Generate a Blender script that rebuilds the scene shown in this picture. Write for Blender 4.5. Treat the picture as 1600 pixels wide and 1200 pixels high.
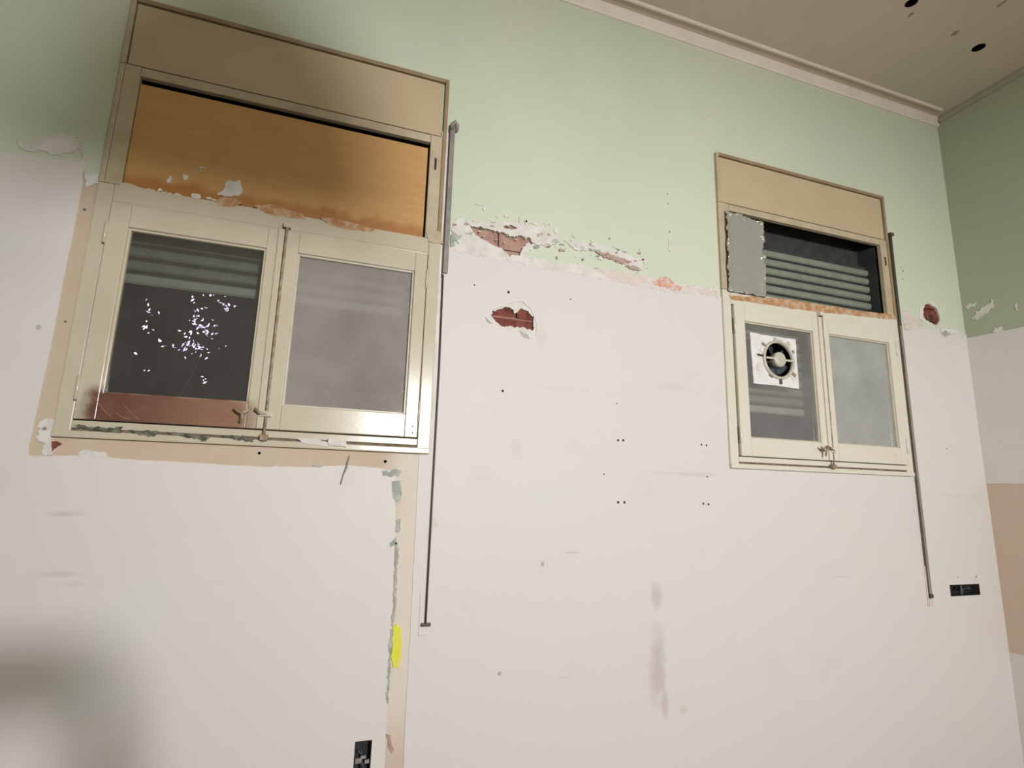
import bpy, bmesh, math, random
from mathutils import Vector, Matrix, noise
from mathutils.geometry import delaunay_2d_cdt

for o in list(bpy.data.objects): bpy.data.objects.remove(o)
SC = bpy.context.scene
COL = SC.collection

# ------------------------------------------------------------------ camera
FPX, CAM_D, CAM_Z = 856.976, 1.6, 1.55
_y, _p, _r = [math.radians(a) for a in (18.85163, 10.92464, 1.54132)]
FW = Vector((math.sin(_y)*math.cos(_p), math.cos(_y)*math.cos(_p), math.sin(_p)))
RT = Vector((math.cos(_y), -math.sin(_y), 0)); UP = RT.cross(FW)
RT, UP = math.cos(_r)*RT + math.sin(_r)*UP, -math.sin(_r)*RT + math.cos(_r)*UP
cd = bpy.data.cameras.new('camera'); cam = bpy.data.objects.new('camera', cd); COL.objects.link(cam)
cd.sensor_width = 36; cd.lens = FPX/1600*36; cd.clip_start = 0.02
cam.matrix_world = Matrix(((RT.x, UP.x, -FW.x, 0), (RT.y, UP.y, -FW.y, -CAM_D), (RT.z, UP.z, -FW.z, CAM_Z), (0, 0, 0, 1)))
SC.camera = cam

# ------------------------------------------------------------------ world, lamp light, exposure
w = bpy.data.worlds.new('night'); SC.world = w; w.use_nodes = True
w.node_tree.nodes['Background'].inputs[0].default_value = (0.5, 0.55, 0.7, 1)
w.node_tree.nodes['Background'].inputs[1].default_value = 0.006
LAMP = Vector((0.74, -3.62, 2.10))
ld = bpy.data.lights.new('work_lamp_light', 'SPOT'); lo = bpy.data.objects.new('work_lamp_light', ld); COL.objects.link(lo)
lo.location = LAMP
lo.rotation_euler = (Vector((1.0, 0, 1.50)) - LAMP).to_track_quat('-Z', 'Y').to_euler()
ld.energy = 400; ld.color = (1.0, 0.985, 1.03); ld.shadow_soft_size = 0.12
ld.spot_size = math.radians(76); ld.spot_blend = 1.0; lo.scale = (1.7, 1, 1)   # wide rectangular floodlight
# unseen bulb added behind the viewpoint as fill, to lift the shadows
FILL = Vector((1.2, -3.4, 2.30))
bd = bpy.data.lights.new('fill_light', 'POINT'); bo = bpy.data.objects.new('fill_light', bd); COL.objects.link(bo)
bo.location = FILL; bd.energy = 45; bd.color = (1.0, .98, 1.0); bd.shadow_soft_size = .05
vs = SC.view_settings
vs.view_transform = 'Standard'; vs.look = 'None'; vs.gamma = 1; vs.use_curve_mapping = False; vs.exposure = 0.0

# ------------------------------------------------------------------ helpers
def at(px, py, dy=0.0):
    """point of the back wall plane (pushed dy into the wall) that the photograph shows at px, py -> (x, z)"""
    d = RT*((px-800)/FPX) - UP*((py-600)/FPX) + FW
    t = (CAM_D+dy)/d.y
    return (d.x*t, CAM_Z + d.z*t)
def pts(L, dy=0.0): return [at(a, b, dy) for a, b in L]

ORG = {}
def tag(o, label=None, cat=None, group=None, kind=None):
    if label: o['label'] = label
    if cat: o['category'] = cat
    if group: o['group'] = group
    if kind: o['kind'] = kind
    return o
def empty(name, loc, parent=None):
    o = bpy.data.objects.new(name, None); COL.objects.link(o); o.empty_display_size = .05
    o.location = loc; ORG[o.name] = Vector(loc); return o
def link(name, me, mat, parent=None, smooth=False):
    o = bpy.data.objects.new(name, me); COL.objects.link(o)
    if mat: me.materials.append(mat)
    if parent is not None:
        off = ORG[parent.name]; me.transform(Matrix.Translation(-off)); o.parent = parent; ORG[o.name] = off
    else: ORG[o.name] = Vector((0, 0, 0))
    if smooth:
        me.polygons.foreach_set('use_smooth', [True]*len(me.polygons))
    return o
def rebase(o, loc):
    """put a mesh object's origin at loc without moving it"""
    loc = Vector(loc); o.data.transform(Matrix.Translation(-loc)); o.location = loc; ORG[o.name] = loc
    return o
def mesh(name, V, F, mat, parent=None, smooth=False):
    me = bpy.data.meshes.new(name); me.from_pydata([tuple(v) for v in V], [], F); me.update()
    return link(name, me, mat, parent, smooth)
def bm_obj(name, bm, mat, parent=None, smooth=False):
    me = bpy.data.meshes.new(name); bm.to_mesh(me); bm.free()
    return link(name, me, mat, parent, smooth)
def add_box(bm, x0, x1, y0, y1, z0, z1, bev=0.0):
    vs_ = [bm.verts.new(c) for c in ((x0,y0,z0),(x1,y0,z0),(x1,y1,z0),(x0,y1,z0),(x0,y0,z1),(x1,y0,z1),(x1,y1,z1),(x0,y1,z1))]
    fs = [bm.faces.new([vs_[i] for i in f]) for f in ((0,1,5,4),(1,2,6,5),(2,3,7,6),(3,0,4,7),(4,5,6,7),(3,2,1,0))]
    if bev:
        es = list({e for f in fs for e in f.edges})
        bmesh.ops.bevel(bm, geom=es, offset=bev, segments=2, affect='EDGES', profile=.6)
def boxes(name, L, mat, parent=None, bev=0.002):
    bm = bmesh.new()
    for b in L: add_box(bm, *b, bev=bev)
    bmesh.ops.recalc_face_normals(bm, faces=bm.faces)
    return bm_obj(name, bm, mat, parent)
def add_tube(bm, P, r, n=8, cap=True):
    P = [Vector(p) for p in P]; rs = r if isinstance(r, (list, tuple)) else [r]*len(P); rings = []
    for i, p in enumerate(P):
        t = (P[min(i+1, len(P)-1)] - P[max(i-1, 0)]).normalized()
        a = t.cross(Vector((0.13, 0.97, 0.21)));
        if a.length < .1: a = t.cross(Vector((1, 0, 0)))
        a.normalize(); b = t.cross(a)
        rings.append([bm.verts.new(p + rs[i]*(math.cos(2*math.pi*k/n)*a + math.sin(2*math.pi*k/n)*b)) for k in range(n)])
    for A, B in zip(rings, rings[1:]):
        for k in range(n): bm.faces.new((A[k], A[(k+1) % n], B[(k+1) % n], B[k]))
    if cap: bm.faces.new(rings[0][::-1]); bm.faces.new(rings[-1])
def tube(name, P, r, mat, parent=None, n=8):
    bm = bmesh.new(); add_tube(bm, P, r, n); bmesh.ops.recalc_face_normals(bm, faces=bm.faces)
    return bm_obj(name, bm, mat, parent, True)

def inside(p, poly):
    x, y = p; c = False; j = len(poly)-1
    for i in range(len(poly)):
        xi, yi = poly[i]; xj, yj = poly[j]
        if (yi > y) != (yj > y) and x < (xj-xi)*(y-yi)/(yj-yi)+xi: c = not c
        j = i
    return c
def jag(poly, amp=0.003, step=0.01, seed=0, closed=True):
    """break an outline into short ragged steps"""
    out = []; n = len(poly)
    for i in range(n if closed else n-1):
        a = Vector(poly[i]); b = Vector(poly[(i+1) % n]); k = max(1, int((b-a).length/step))
        for q in range(k):
            p = a.lerp(b, q/k); s = seed*7.31
            v = Vector((p.x*90+s, p.y*90-s, s)); u = Vector((p.x*30+s, p.y*30, -s))
            h = v*2.7
            p = p + amp*Vector((noise.noise(v)+.8*noise.noise(u)+.7*noise.noise(h), noise.noise(v+Vector((9, 3, 5)))+.8*noise.noise(u+Vector((5, 5, 5)))+.7*noise.noise(h+Vector((2, 7, 1)))))
            out.append((p.x, p.y))
    if not closed: out.append(tuple(poly[-1]))
    return out
def slab(name, outers, holes, d0, d1, mat, parent=None, mp=None):
    """flat layer with real edges: outline(s) minus holes, from front d0 back to d1"""
    if mp is None: mp = lambda u, v, d: (u, d, v)
    V = []; Ed = []
    for poly in outers+holes:
        b = len(V); V += [Vector(p) for p in poly]; Ed += [(b+i, b+(i+1) % len(poly)) for i in range(len(poly))]
    vv, ee, ff, _, _, _ = delaunay_2d_cdt(V, Ed, [], 0, 1e-6)
    keep = []
    bbs = [(min(p[0] for p in h), max(p[0] for p in h), min(p[1] for p in h), max(p[1] for p in h), h) for h in holes]
    for f in ff:
        c = sum((vv[i] for i in f), Vector((0, 0)))/len(f)
        if not any(inside(c, o) for o in outers): continue
        if any(b[0] <= c.x <= b[1] and b[2] <= c.y <= b[3] and inside(c, b[4]) for b in bbs): continue
        keep.append(f)
    cnt = {}
    for f in keep:
        for i in range(len(f)):
            a, b = f[i], f[(i+1) % len(f)]
            cnt.setdefault((min(a, b), max(a, b)), []).append((a, b))
    VV = [mp(p.x, p.y, d0) for p in vv]; n = len(VV); VV += [mp(p.x, p.y, d1) for p in vv]
    F = [tuple(f) for f in keep]
    for k, v in cnt.items():
        if len(v) == 1: a, b = v[0]; F.append((b, a, a+n, b+n))
    me = bpy.data.meshes.new(name); me.from_pydata(VV, [], F); me.update()
    bm = bmesh.new(); bm.from_mesh(me)
    bmesh.ops.delete(bm, geom=[v for v in bm.verts if not v.link_faces], context='VERTS')
    bm.to_mesh(me); bm.free()
    return link(name, me, mat, parent)
def disc(cx, cz, rx, rz=None, n=10, seed=None):
    rz = rz or rx
    rr = random.Random(seed)
    return [(cx+rx*(1 if seed is None else rr.uniform(.75, 1.2))*math.cos(2*math.pi*k/n), cz+rz*(1 if seed is None else rr.uniform(.75, 1.2))*math.sin(2*math.pi*k/n)) for k in range(n)]

# ------------------------------------------------------------------ materials
class NT:
    def __init__(s, name):
        s.m = bpy.data.materials.new(name); s.m.use_nodes = True; s.t = s.m.node_tree; s.t.nodes.clear()
        s.out = s.n('ShaderNodeOutputMaterial'); s.b = s.n('ShaderNodeBsdfPrincipled'); s.l(s.b.outputs[0], s.out.inputs[0])
        s.pos = s.n('ShaderNodeNewGeometry').outputs['Position']
    def n(s, t, **k):
        x = s.t.nodes.new(t)
        for a, v in k.items(): setattr(x, a, v)
        return x
    def l(s, a, b): s.t.links.new(a, b)
    def val(s, sock, v):
        if isinstance(v, (int, float)): sock.default_value = v
        elif isinstance(v, tuple): sock.default_value = (*v, 1) if len(v) == 3 and len(sock.default_value) == 4 else v
        else: s.l(v, sock)
    def math(s, op, a, b=0.0, c=0.0, clamp=False):
        x = s.n('ShaderNodeMath', operation=op, use_clamp=clamp)
        s.val(x.inputs[0], a); s.val(x.inputs[1], b); s.val(x.inputs[2], c); return x.outputs[0]
    def noise(s, scale, detail=4, rough=.55, vec=None):
        x = s.n('ShaderNodeTexNoise'); x.inputs['Scale'].default_value = scale; x.inputs['Detail'].default_value = detail; x.inputs['Roughness'].default_value = rough
        s.l(vec or s.pos, x.inputs['Vector']); return x.outputs['Fac']
    def step(s, v, a, b):
        x = s.n('ShaderNodeMapRange', interpolation_type='SMOOTHSTEP'); s.val(x.inputs[0], v); x.inputs[1].default_value = a; x.inputs[2].default_value = b
        return x.outputs[0]
    def mix(s, f, a, b):
        x = s.n('ShaderNodeMix', data_type='RGBA'); s.val(x.inputs[0], f); s.val(x.inputs[6], a); s.val(x.inputs[7], b); return x.outputs[2]
    def xyz(s):
        x = s.n('ShaderNodeSeparateXYZ'); s.l(s.pos, x.inputs[0]); return x.outputs
    def blob(s, c, r, soft=.5, wob=.5, nscale=14):
        """soft-edged stain of size r (x, y, z) about the world point c, ragged by noise"""
        m = s.n('ShaderNodeMapping', vector_type='TEXTURE'); m.inputs['Location'].default_value = c; m.inputs['Scale'].default_value = r
        s.l(s.pos, m.inputs[0])
        ln = s.n('ShaderNodeVectorMath', operation='LENGTH'); s.l(m.outputs[0], ln.inputs[0])
        d = s.math('ADD', ln.outputs['Value'], s.math('MULTIPLY', s.math('SUBTRACT', s.noise(nscale), .5), wob*2))
        return s.step(d, 1.0, 1.0-soft)
    def bump(s, h, strength=.2, dist=.002):
        x = s.n('ShaderNodeBump'); x.inputs['Strength'].default_value = strength; x.inputs['Distance'].default_value = dist
        s.l(h, x.inputs['Height']); s.l(x.outputs[0], s.b.inputs['Normal'])
    def done(s, col, rough=.6, spec=.4):
        s.val(s.b.inputs['Base Color'], col); s.val(s.b.inputs['Roughness'], rough); s.b.inputs['Specular IOR Level'].default_value = spec
        return s.m
def simple(name, col, col2=None, scale=12, rough=.6, spec=.4, bump=0.0, bscale=60, metal=0.0):
    t = NT(name); c = col
    if col2: c = t.mix(t.step(t.noise(scale), .35, .68), col, col2)
    if bump: t.bump(t.noise(bscale, 6), bump)
    t.b.inputs['Metallic'].default_value = metal
    return t.done(c, rough, spec)

def wall_white():
    t = NT('white_coat')
    c = t.mix(t.step(t.noise(1.7, 3), .35, .7), (.70, .645, .60), (.68, .66, .605))
    c = t.mix(t.math('MULTIPLY', t.step(t.noise(5.5, 5), .55, .8), .35), c, (.60, .57, .52))
    def st(px, py, hw, hh, col, amt, soft=.8, wob=.6, ns=18):
        nonlocal c
        x, z = at(px, py); x2, z2 = at(px+hw, py); x3, z3 = at(px, py+hh)
        c = t.mix(t.math('MULTIPLY', t.blob((x, 0, z), (abs(x2-x), .3, abs(z3-z)), soft, wob, ns), amt), c, col)
    st(1026, 935, 13, 32, (.40, .37, .35), .45)
    st(1026, 1040, 18, 80, (.44, .37, .34), .55)
    st(1038, 1100, 8, 45, (.44, .37, .34), .45)
    st(1066, 1108, 9, 9, (.5, .46, .36), .4)
    st(1075, 741, 75, 5, (.52, .47, .44), .40)
    st(1050, 604, 35, 8, (.55, .51, .47), .35)
    st(845, 528, 14, 26, (.6, .5, .46), .35)
    st(105, 803, 45, 7, (.50, .48, .44), .5)
    st(90, 897, 50, 6, (.52, .48, .45), .45)
    st(120, 912, 30, 6, (.55, .50, .48), .3)
    st(806, 700, 12, 22, (.60, .54, .48), .35)
    st(885, 608, 120, 5, (.62, .57, .53), .25)
    st(1311, 901, 24, 1.6, (.45, .43, .40), .5)
    st(893, 863, 16, 2, (.42, .41, .38), .5)
    st(847, 881, 3, 5, (.35, .34, .32), .8, .4, .2)
    st(780, 1052, 4, 4, (.35, .34, .32), .8, .4, .2)
    st(61, 512, 5, 5, (.40, .38, .36), .8, .4, .2)
    st(880, 1058, 24, 3, (.52, .5, .48), .4)
    st(1500, 775, 45, 4, (.60, .54, .5), .3)
    t.bump(t.noise(70, 5), .10, .001)
    return t.done(c, .55, .35)
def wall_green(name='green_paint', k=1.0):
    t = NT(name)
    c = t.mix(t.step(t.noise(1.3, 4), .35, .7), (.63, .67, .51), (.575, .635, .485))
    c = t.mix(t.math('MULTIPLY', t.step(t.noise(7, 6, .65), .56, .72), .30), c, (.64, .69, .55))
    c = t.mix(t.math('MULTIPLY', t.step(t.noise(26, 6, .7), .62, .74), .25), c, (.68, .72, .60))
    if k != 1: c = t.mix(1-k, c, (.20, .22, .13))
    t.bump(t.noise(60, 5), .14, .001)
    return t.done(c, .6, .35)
def peach():
    t = NT('peach_plaster')
    c = t.mix(t.step(t.noise(7, 5), .35, .68), (.56, .445, .315), (.57, .47, .355))
    c = t.mix(t.math('MULTIPLY', t.step(t.noise(30, 6, .7), .55, .75), .45), c, (.62, .52, .44))
    x, y, z = t.xyz()
    c = t.mix(t.math('MULTIPLY', t.step(z, 1.03, .80), .55), t.mix(t.math('MULTIPLY', t.step(t.math('ADD', x, t.math('MULTIPLY', t.noise(9), .08)), .20, .28), t.step(x, 1.0, .9)), c, (.70, .62, .52)), (.48, .33, .25))
    c = t.mix(t.math('MULTIPLY', t.step(x, 2.3, 2.6), .5), c, (.60, .48, .38))
    t.bump(t.noise(90, 6), .3, .0015)
    return t.done(c, .85, .2)
def cream(name, stain=False, a=(.57, .515, .38), b=(.54, .485, .35)):
    t = NT(name)
    c = t.mix(t.step(t.noise(9, 4), .35, .7), a, b)
    c = t.mix(t.math('MULTIPLY', t.step(t.noise(34, 6, .75), .62, .76), .5), c, (.42, .34, .22))
    if stain:
        x, y, z = t.xyz(); nz = t.math('MULTIPLY', t.math('SUBTRACT', t.noise(16, 5), .5), .05)
        zz = t.math('ADD', z, nz); xx = t.math('ADD', x, nz)
        m = t.math('MULTIPLY', t.step(zz, 1.782, 1.752), t.step(xx, -.566, -.53))
        col = t.mix(t.step(xx, -.50, -.22), (.115, .034, .021), (.26, .13, .078))
        col = t.mix(t.math('MULTIPLY', t.step(t.noise(28, 6, .7), .45, .75), .5), col, (.22, .09, .058))
        m = t.math('MULTIPLY', m, t.step(xx, -.135, -.22))
        c = t.mix(t.math('MULTIPLY', m, .93), c, col)
    t.bump(t.noise(80, 5), .08, .001)
    return t.done(c, .19, .5)
def plywood():
    t = NT('orange_plywood')
    m = t.n('ShaderNodeMapping'); m.inputs['Scale'].default_value = (2.2, 1, 16); t.l(t.pos, m.inputs[0])
    c = t.mix(t.step(t.noise(3, 6, .6, m.outputs[0]), .3, .7), (.565, .315, .115), (.60, .35, .135))
    x, y, z = t.xyz()
    zz = t.math('ADD', z, t.math('MULTIPLY', t.math('SUBTRACT', t.noise(14, 5), .5), .09))
    c = t.mix(t.math('MULTIPLY', t.step(zz, 2.362, 2.325), .8), c, (.38, .15, .038))
    c = t.mix(t.math('MULTIPLY', t.step(t.noise(11, 5), .56, .75), .30), c, (.48, .24, .08))
    t.bump(t.noise(120, 4), .1, .001)
    return t.done(c, .5, .4)
def glass(name, dirt, col=(.33, .31, .31), grime=None, refl=1.0):
    t = NT(name)
    tr = t.n('ShaderNodeBsdfTransparent'); tr.inputs[0].default_value = (.86, .88, .86, 1)
    df = t.n('ShaderNodeBsdfDiffuse')
    gl = t.n('ShaderNodeBsdfGlossy'); gl.inputs['Roughness'].default_value = .03
    t.val(df.inputs[0], t.mix(t.step(t.noise(5, 5), .35, .7), col, tuple(c*.82 for c in col)))
    f = t.math('MULTIPLY', t.step(t.noise(3.2, 5), .15, .75), dirt*.25)
    f = t.math('ADD', f, dirt*.85, clamp=True)
    m1 = t.n('ShaderNodeMixShader'); t.l(f, m1.inputs[0]); t.l(tr.outputs[0], m1.inputs[1]); t.l(df.outputs[0], m1.inputs[2])
    lw = t.n('ShaderNodeLayerWeight'); lw.inputs[0].default_value = .5
    fr = t.math('ADD', .035, t.math('MULTIPLY', t.math('POWER', lw.outputs['Facing'], 4.0), .6))
    m2 = t.n('ShaderNodeMixShader'); t.l(t.math('MULTIPLY', fr, refl), m2.inputs[0]); t.l(m1.outputs[0], m2.inputs[1]); t.l(gl.outputs[0], m2.inputs[2])
    t.l(m2.outputs[0], t.out.inputs[0]); t.t.nodes.remove(t.b)
    return t.m
def film():
    t = NT('crinkled_film')
    t.b.inputs['Transmission Weight'].default_value = 0
    t.bump(t.noise(40, 5), .35, .004)
    m = t.done((.37, .36, .295), .10, .9)
    tr = t.n('ShaderNodeBsdfTransparent'); mx = t.n('ShaderNodeMixShader'); mx.inputs[0].default_value = .90
    t.l(tr.outputs[0], mx.inputs[1]); t.l(t.b.outputs[0], mx.inputs[2]); t.l(mx.outputs[0], t.out.inputs[0])
    return m
def emit(name, col, s):
    t = NT(name); t.b.inputs['Emission Color'].default_value = (*col, 1); t.b.inputs['Emission Strength'].default_value = s
    return t.done(col, .5)

M = dict(
    white=wall_white(), green=wall_green(), green_shade=wall_green('shaded_green_paint', .5), peach=peach(),  # right wall's green is darkened to carry shade in the colour
    filler=simple('white_filler', (.74, .71, .65), (.64, .60, .54), 22, .8, .2, .4, 70),
    pinkfill=simple('pinkish_filler', (.70, .63, .57), (.66, .56, .49), 30, .8, .2, .3),
    redwash=simple('red_tinted_plaster', (.62, .30, .20), (.68, .55, .47), 55, .85, .2, .3),
    brick=simple('dark_red_brick', (.15, .042, .034), (.25, .085, .062), 40, .9, .2, .6, 90),
    pbrick=simple('pale_brick', (.37, .215, .165), (.47, .30, .235), 30, .9, .2, .6, 90),
    mortar=simple('mortar', (.42, .34, .28), (.33, .24, .20), 40, .95, .1, .5),
    greenchip=simple('grey_green_chip', (.31, .345, .285), (.48, .49, .42), 40, .7, .3, .2),
    greenremnant=simple('green_remnant', (.52, .57, .44), (.44, .49, .38), 40, .7, .3, .2),
    brownchip=simple('brown_scrape', (.36, .24, .18), (.48, .36, .29), 50, .9, .2, .3),
    hollow_dark=simple('flat_hollow_dark', (.05, .045, .04), None, rough=.9),
    yellow=simple('yellow_paint', (.70, .72, .035), (.72, .68, .10), 30, .6),
    ceiling=simple('ceiling_paint', (.66, .55, .445), (.60, .525, .425), 2.5, .75, .3, .1),
    cornice=simple('cornice_paint', (.86, .76, .66), (.80, .70, .61), 6, .7, .3, .1),
    dulltrim=simple('dull_trim_paint', (.40, .37, .29), (.36, .34, .265), 8, .8), black=simple('hole_black', (.004, .004, .004), None, rough=1.0, spec=0),
    cream=cream('cream_gloss_paint'), cream2=cream('pale_cream_gloss_paint', False, (.70, .66, .545), (.68, .635, .515)), cream_st=cream('cream_paint_red_stain', True),
    tan=simple('tan_paint', (.545, .44, .275), (.52, .415, .26), 5, .5, .4, .05),
    tan2=simple('tan_jamb_paint', (.54, .45, .31), (.47, .38, .25), 16, .5, .4, .05),
    trim=simple('brown_trim', (.30, .21, .115), (.36, .27, .16), 14, .5, .4, .05),
    gap=simple('dark_gap', (.035, .025, .018), None, rough=.9),
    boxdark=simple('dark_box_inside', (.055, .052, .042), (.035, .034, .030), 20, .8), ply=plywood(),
    rawwood=simple('peeled_wood', (.42, .205, .075), (.56, .40, .26), 45, .7, .3, .2),
    slat=simple('green_grey_slat', (.25, .265, .20), (.20, .215, .16), 18, .5, .4),
    slat_pale=simple('pale_green_slat', (.46, .47, .39), (.40, .42, .34), 18, .5, .4),
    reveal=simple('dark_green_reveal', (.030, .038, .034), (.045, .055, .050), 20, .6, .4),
    metal=simple('grey_metal', (.29, .27, .23), (.22, .20, .17), 30, .45, .5, .05),
    dark_metal=simple('dark_brown_metal', (.055, .045, .032), (.09, .07, .05), 30, .5, .5),
    brown_metal=simple('brown_grey_metal', (.30, .25, .20), (.24, .20, .16), 20, .5, .5),
    rust=simple('rusty_iron', (.26, .17, .10), (.42, .35, .25), 60, .6, .4, .2),
    plastic_w=simple('white_plastic', (.80, .79, .77), (.72, .70, .66), 25, .45, .5, .1),
    plastic_c=simple('cream_plastic', (.58, .54, .44), (.50, .46, .36), 40, .45, .5, .1),
    blade=simple('dark_blue_blade', (.05, .06, .075), (.03, .035, .045), 30, .35, .6),
    box_black=simple('black_plastic_box', (.012, .012, .012), (.03, .03, .03), 60, .5, .5),
    wire_grey=simple('grey_wire', (.16, .16, .155), (.04, .04, .04), 80, .5, .5),
    grime=simple('grime', (.07, .075, .052), (.22, .21, .16), 60, .9, .2, .4), sillgap=simple('sill_gap_brown', (.13, .09, .06), (.22, .17, .12), 50, .9), film=film(), mortar_grey=simple('grey_mortar_lump', (.36, .34, .31), (.20, .19, .17), 90, .9),
    scratchcol=simple('scratched_stain', (.42, .25, .19), (.30, .16, .12), 60, .5), rod_edge=simple('rod_edge_metal', (.15, .115, .085), (.10, .08, .06), 20, .5),
    bead=simple('cream_bead', (.55, .51, .385), (.49, .44, .33), 30, .35, .5),
    leaf=simple('pale_leaf', (.66, .60, .78), (.45, .42, .55), 40, .4, .5),
    bark=simple('bark', (.012, .010, .008), (.008, .007, .006), 40, .9),
    floor=simple('dusty_floor', (.34, .31, .27), (.28, .25, .22), 6, .8),
    cloth=simple('dark_cloth', (.06, .065, .08), (.05, .05, .06), 30, .9),
    skin=simple('skin', (.50, .32, .23), (.47, .29, .21), 30, .5), hair=simple('dark_hair', (.03, .02, .015), None, rough=.7),
)

# ------------------------------------------------------------------ room measures (metres; back wall is y = 0, room on the -y side)
XR, ZC = 2.714, 3.393
XL, YB = -2.3, -4.8
WIN = {1: -0.157, 2: 1.815}
W_OUT, W_TOP, W_BOT = .452, 2.878, 1.645
win_holes = [[(c-.43, 1.665), (c+.43, 1.665), (c+.43, 2.862), (c-.43, 2.862)] for c in WIN.values()]

# damage outlines on the back wall
brick_a = jag(pts([(737,354),(752,356),(765,358),(780,364),(800,370),(828,372),(831,378),(820,384),(817,392),(808,401),(796,401),(786,393),(780,388),(764,380),(750,372),(740,364)]), .0075, .004, 1)
brick_b = jag(pts([(767,493),(772,485),(785,481),(798,481),(805,490),(815,482),(825,486),(832,495),(834,508),(833,516),(820,513),(800,511),(785,510),(775,504)]), .0050, .004, 2)
brick_c = jag(pts([(1441,486),(1443,477),(1452,475),(1460,480),(1466,488),(1467,500),(1464,508),(1455,505),(1447,502),(1442,495)]), .006, .004, 3)
brick_d = jag(pts([(786,354),(797,352),(808,357),(800,360),(788,358)]), .001, .006, 4)
halo_b = jag(pts([(758,497),(770,484),(795,474),(815,471),(830,485),(838,505),(836,526),(827,530),(812,518),(780,514)]), .002, .012, 5)
SOCK = {'upright': (.146, .1885, .735, .905), 'flat': (2.41, 2.583, 1.181, 1.224)}
sock_holes = [[(a, c), (b, c), (b, d), (a, d)] for a, b, c, d in SOCK.values()]
DRILL = [(794,457,2.4),(785,611,2.2),(965,688,2.2),(973,688,2.2),(1095,695,1.8),(1103,696,1.8),(965,785,2.4),(975,785,2.4),(1098,787,2.0),(1106,788,2.0),
         (963,631,1.2),(943,741,1.3),(1104,745,1.4),(741,446,1.5),(891,468,1.4),(1043,303,1.2),(1044,318,1.2),(1046,362,1.5),(1046,392,1.3),
         (1478,701,1.5),(602,721,2.5),(405,708,2.2),(132,328,2.2),(102,503,1.6),(1408,418,1.4),(1411,423,2.0),(1410,436,1.4),(1495,902,1.3),(1524,901,1.8)]
drill = [disc(*at(px, py), r*.0019*(1+max(0, (px-900)/1500)), n=8) for px, py, r in DRILL]

# ------------------------------------------------------------------ back wall
wall = slab('wall_back', [[(XL, 0), (XR, 0), (XR, ZC), (XL, ZC)]], win_holes+[brick_a, brick_b, brick_c, brick_d]+sock_holes+drill, 0, .03, M['green'])
tag(wall, 'pale green and white back wall with chipped plaster around two windows', 'wall', kind='structure')
holes_all = win_holes+[brick_a, brick_b, brick_c, brick_d, halo_b]+sock_holes+drill
# solid masonry behind the plaster, seen where the plaster has fallen off
mesh('masonry', [(XL,.032,0),(XR,.032,0),(XR,.032,1.66),(XL,.032,1.66), (XL,.032,2.865),(XR,.032,2.865),(XR,.032,ZC),(XL,.032,ZC),
                 (XL,.032,1.66),(WIN[1]-.43,.032,1.66),(WIN[1]-.43,.032,2.865),(XL,.032,2.865),
                 (WIN[1]+.43,.032,1.66),(WIN[2]-.43,.032,1.66),(WIN[2]-.43,.032,2.865),(WIN[1]+.43,.032,2.865),
                 (WIN[2]+.43,.032,1.66),(XR,.032,1.66),(XR,.032,2.865),(WIN[2]+.43,.032,2.865)],
     [(0,1,2,3),(4,5,6,7),(8,9,10,11),(12,13,14,15),(16,17,18,19)], M['mortar'], wall)
def bricks(x0, x1, z0, z1, mat, y, seed, bl=.24, bh=.055):
    rr = random.Random(seed); z = z0; row = 0
    while z < z1:
        x = x0 - (bl*.5 if row % 2 else 0)
        while x < x1:
            a, b = max(x, x0), min(x+bl, x1)
            if b-a > .02: boxes('brick', [(a, b, y+rr.uniform(-.002, .003), .05, z, min(z+bh, z1+.02))], mat, wall, .003)
            x += bl+.0025
        z += bh+.004; row += 1
def bb(P): return min(p[0] for p in P), max(p[0] for p in P), min(p[1] for p in P), max(p[1] for p in P)
b = bb(brick_a); bricks(b[0]-.02, b[1]+.02, b[2]-.03, b[3], M['pbrick'], .008, 1)
b = bb(brick_b); bricks(b[0]-.03, b[1]+.03, b[2]-.018, b[3], M['brick'], .010, 2, bh=.052)
boxes('mortar_joint', [(b[0]-.02, b[1]+.02, .0115, .04, b[2]-.018+.050, b[2]-.018+.058)], simple('red_mortar', (.34, .17, .13), (.25, .11, .085), 60, .95), wall, .001)
b = bb(brick_c); bricks(b[0]-.09, b[1]+.03, b[2]-.04, b[3], M['brick'], .004, 3)
mesh('hollow_shade', [(x, .0025, z) for x, z in disc(*at(1456, 496), .013, .016, 12, 5)], [tuple(range(12))], M['hollow_dark'], wall)  # flat dark disc painted as the shade inside a hollow
b = bb(brick_d); bricks(b[0]-.01, b[1]+.01, b[2]-.01, b[3], M['pbrick'], .008, 4)
# black caps in the drilled holes, painting in the dark of their depth
bm = bmesh.new()
for d in drill: bm.faces.new([bm.verts.new((x, .020, z)) for x, z in d])
tag(bm_obj('drill_hole_bottom', bm, M['black'], wall), kind='stuff')

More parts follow.
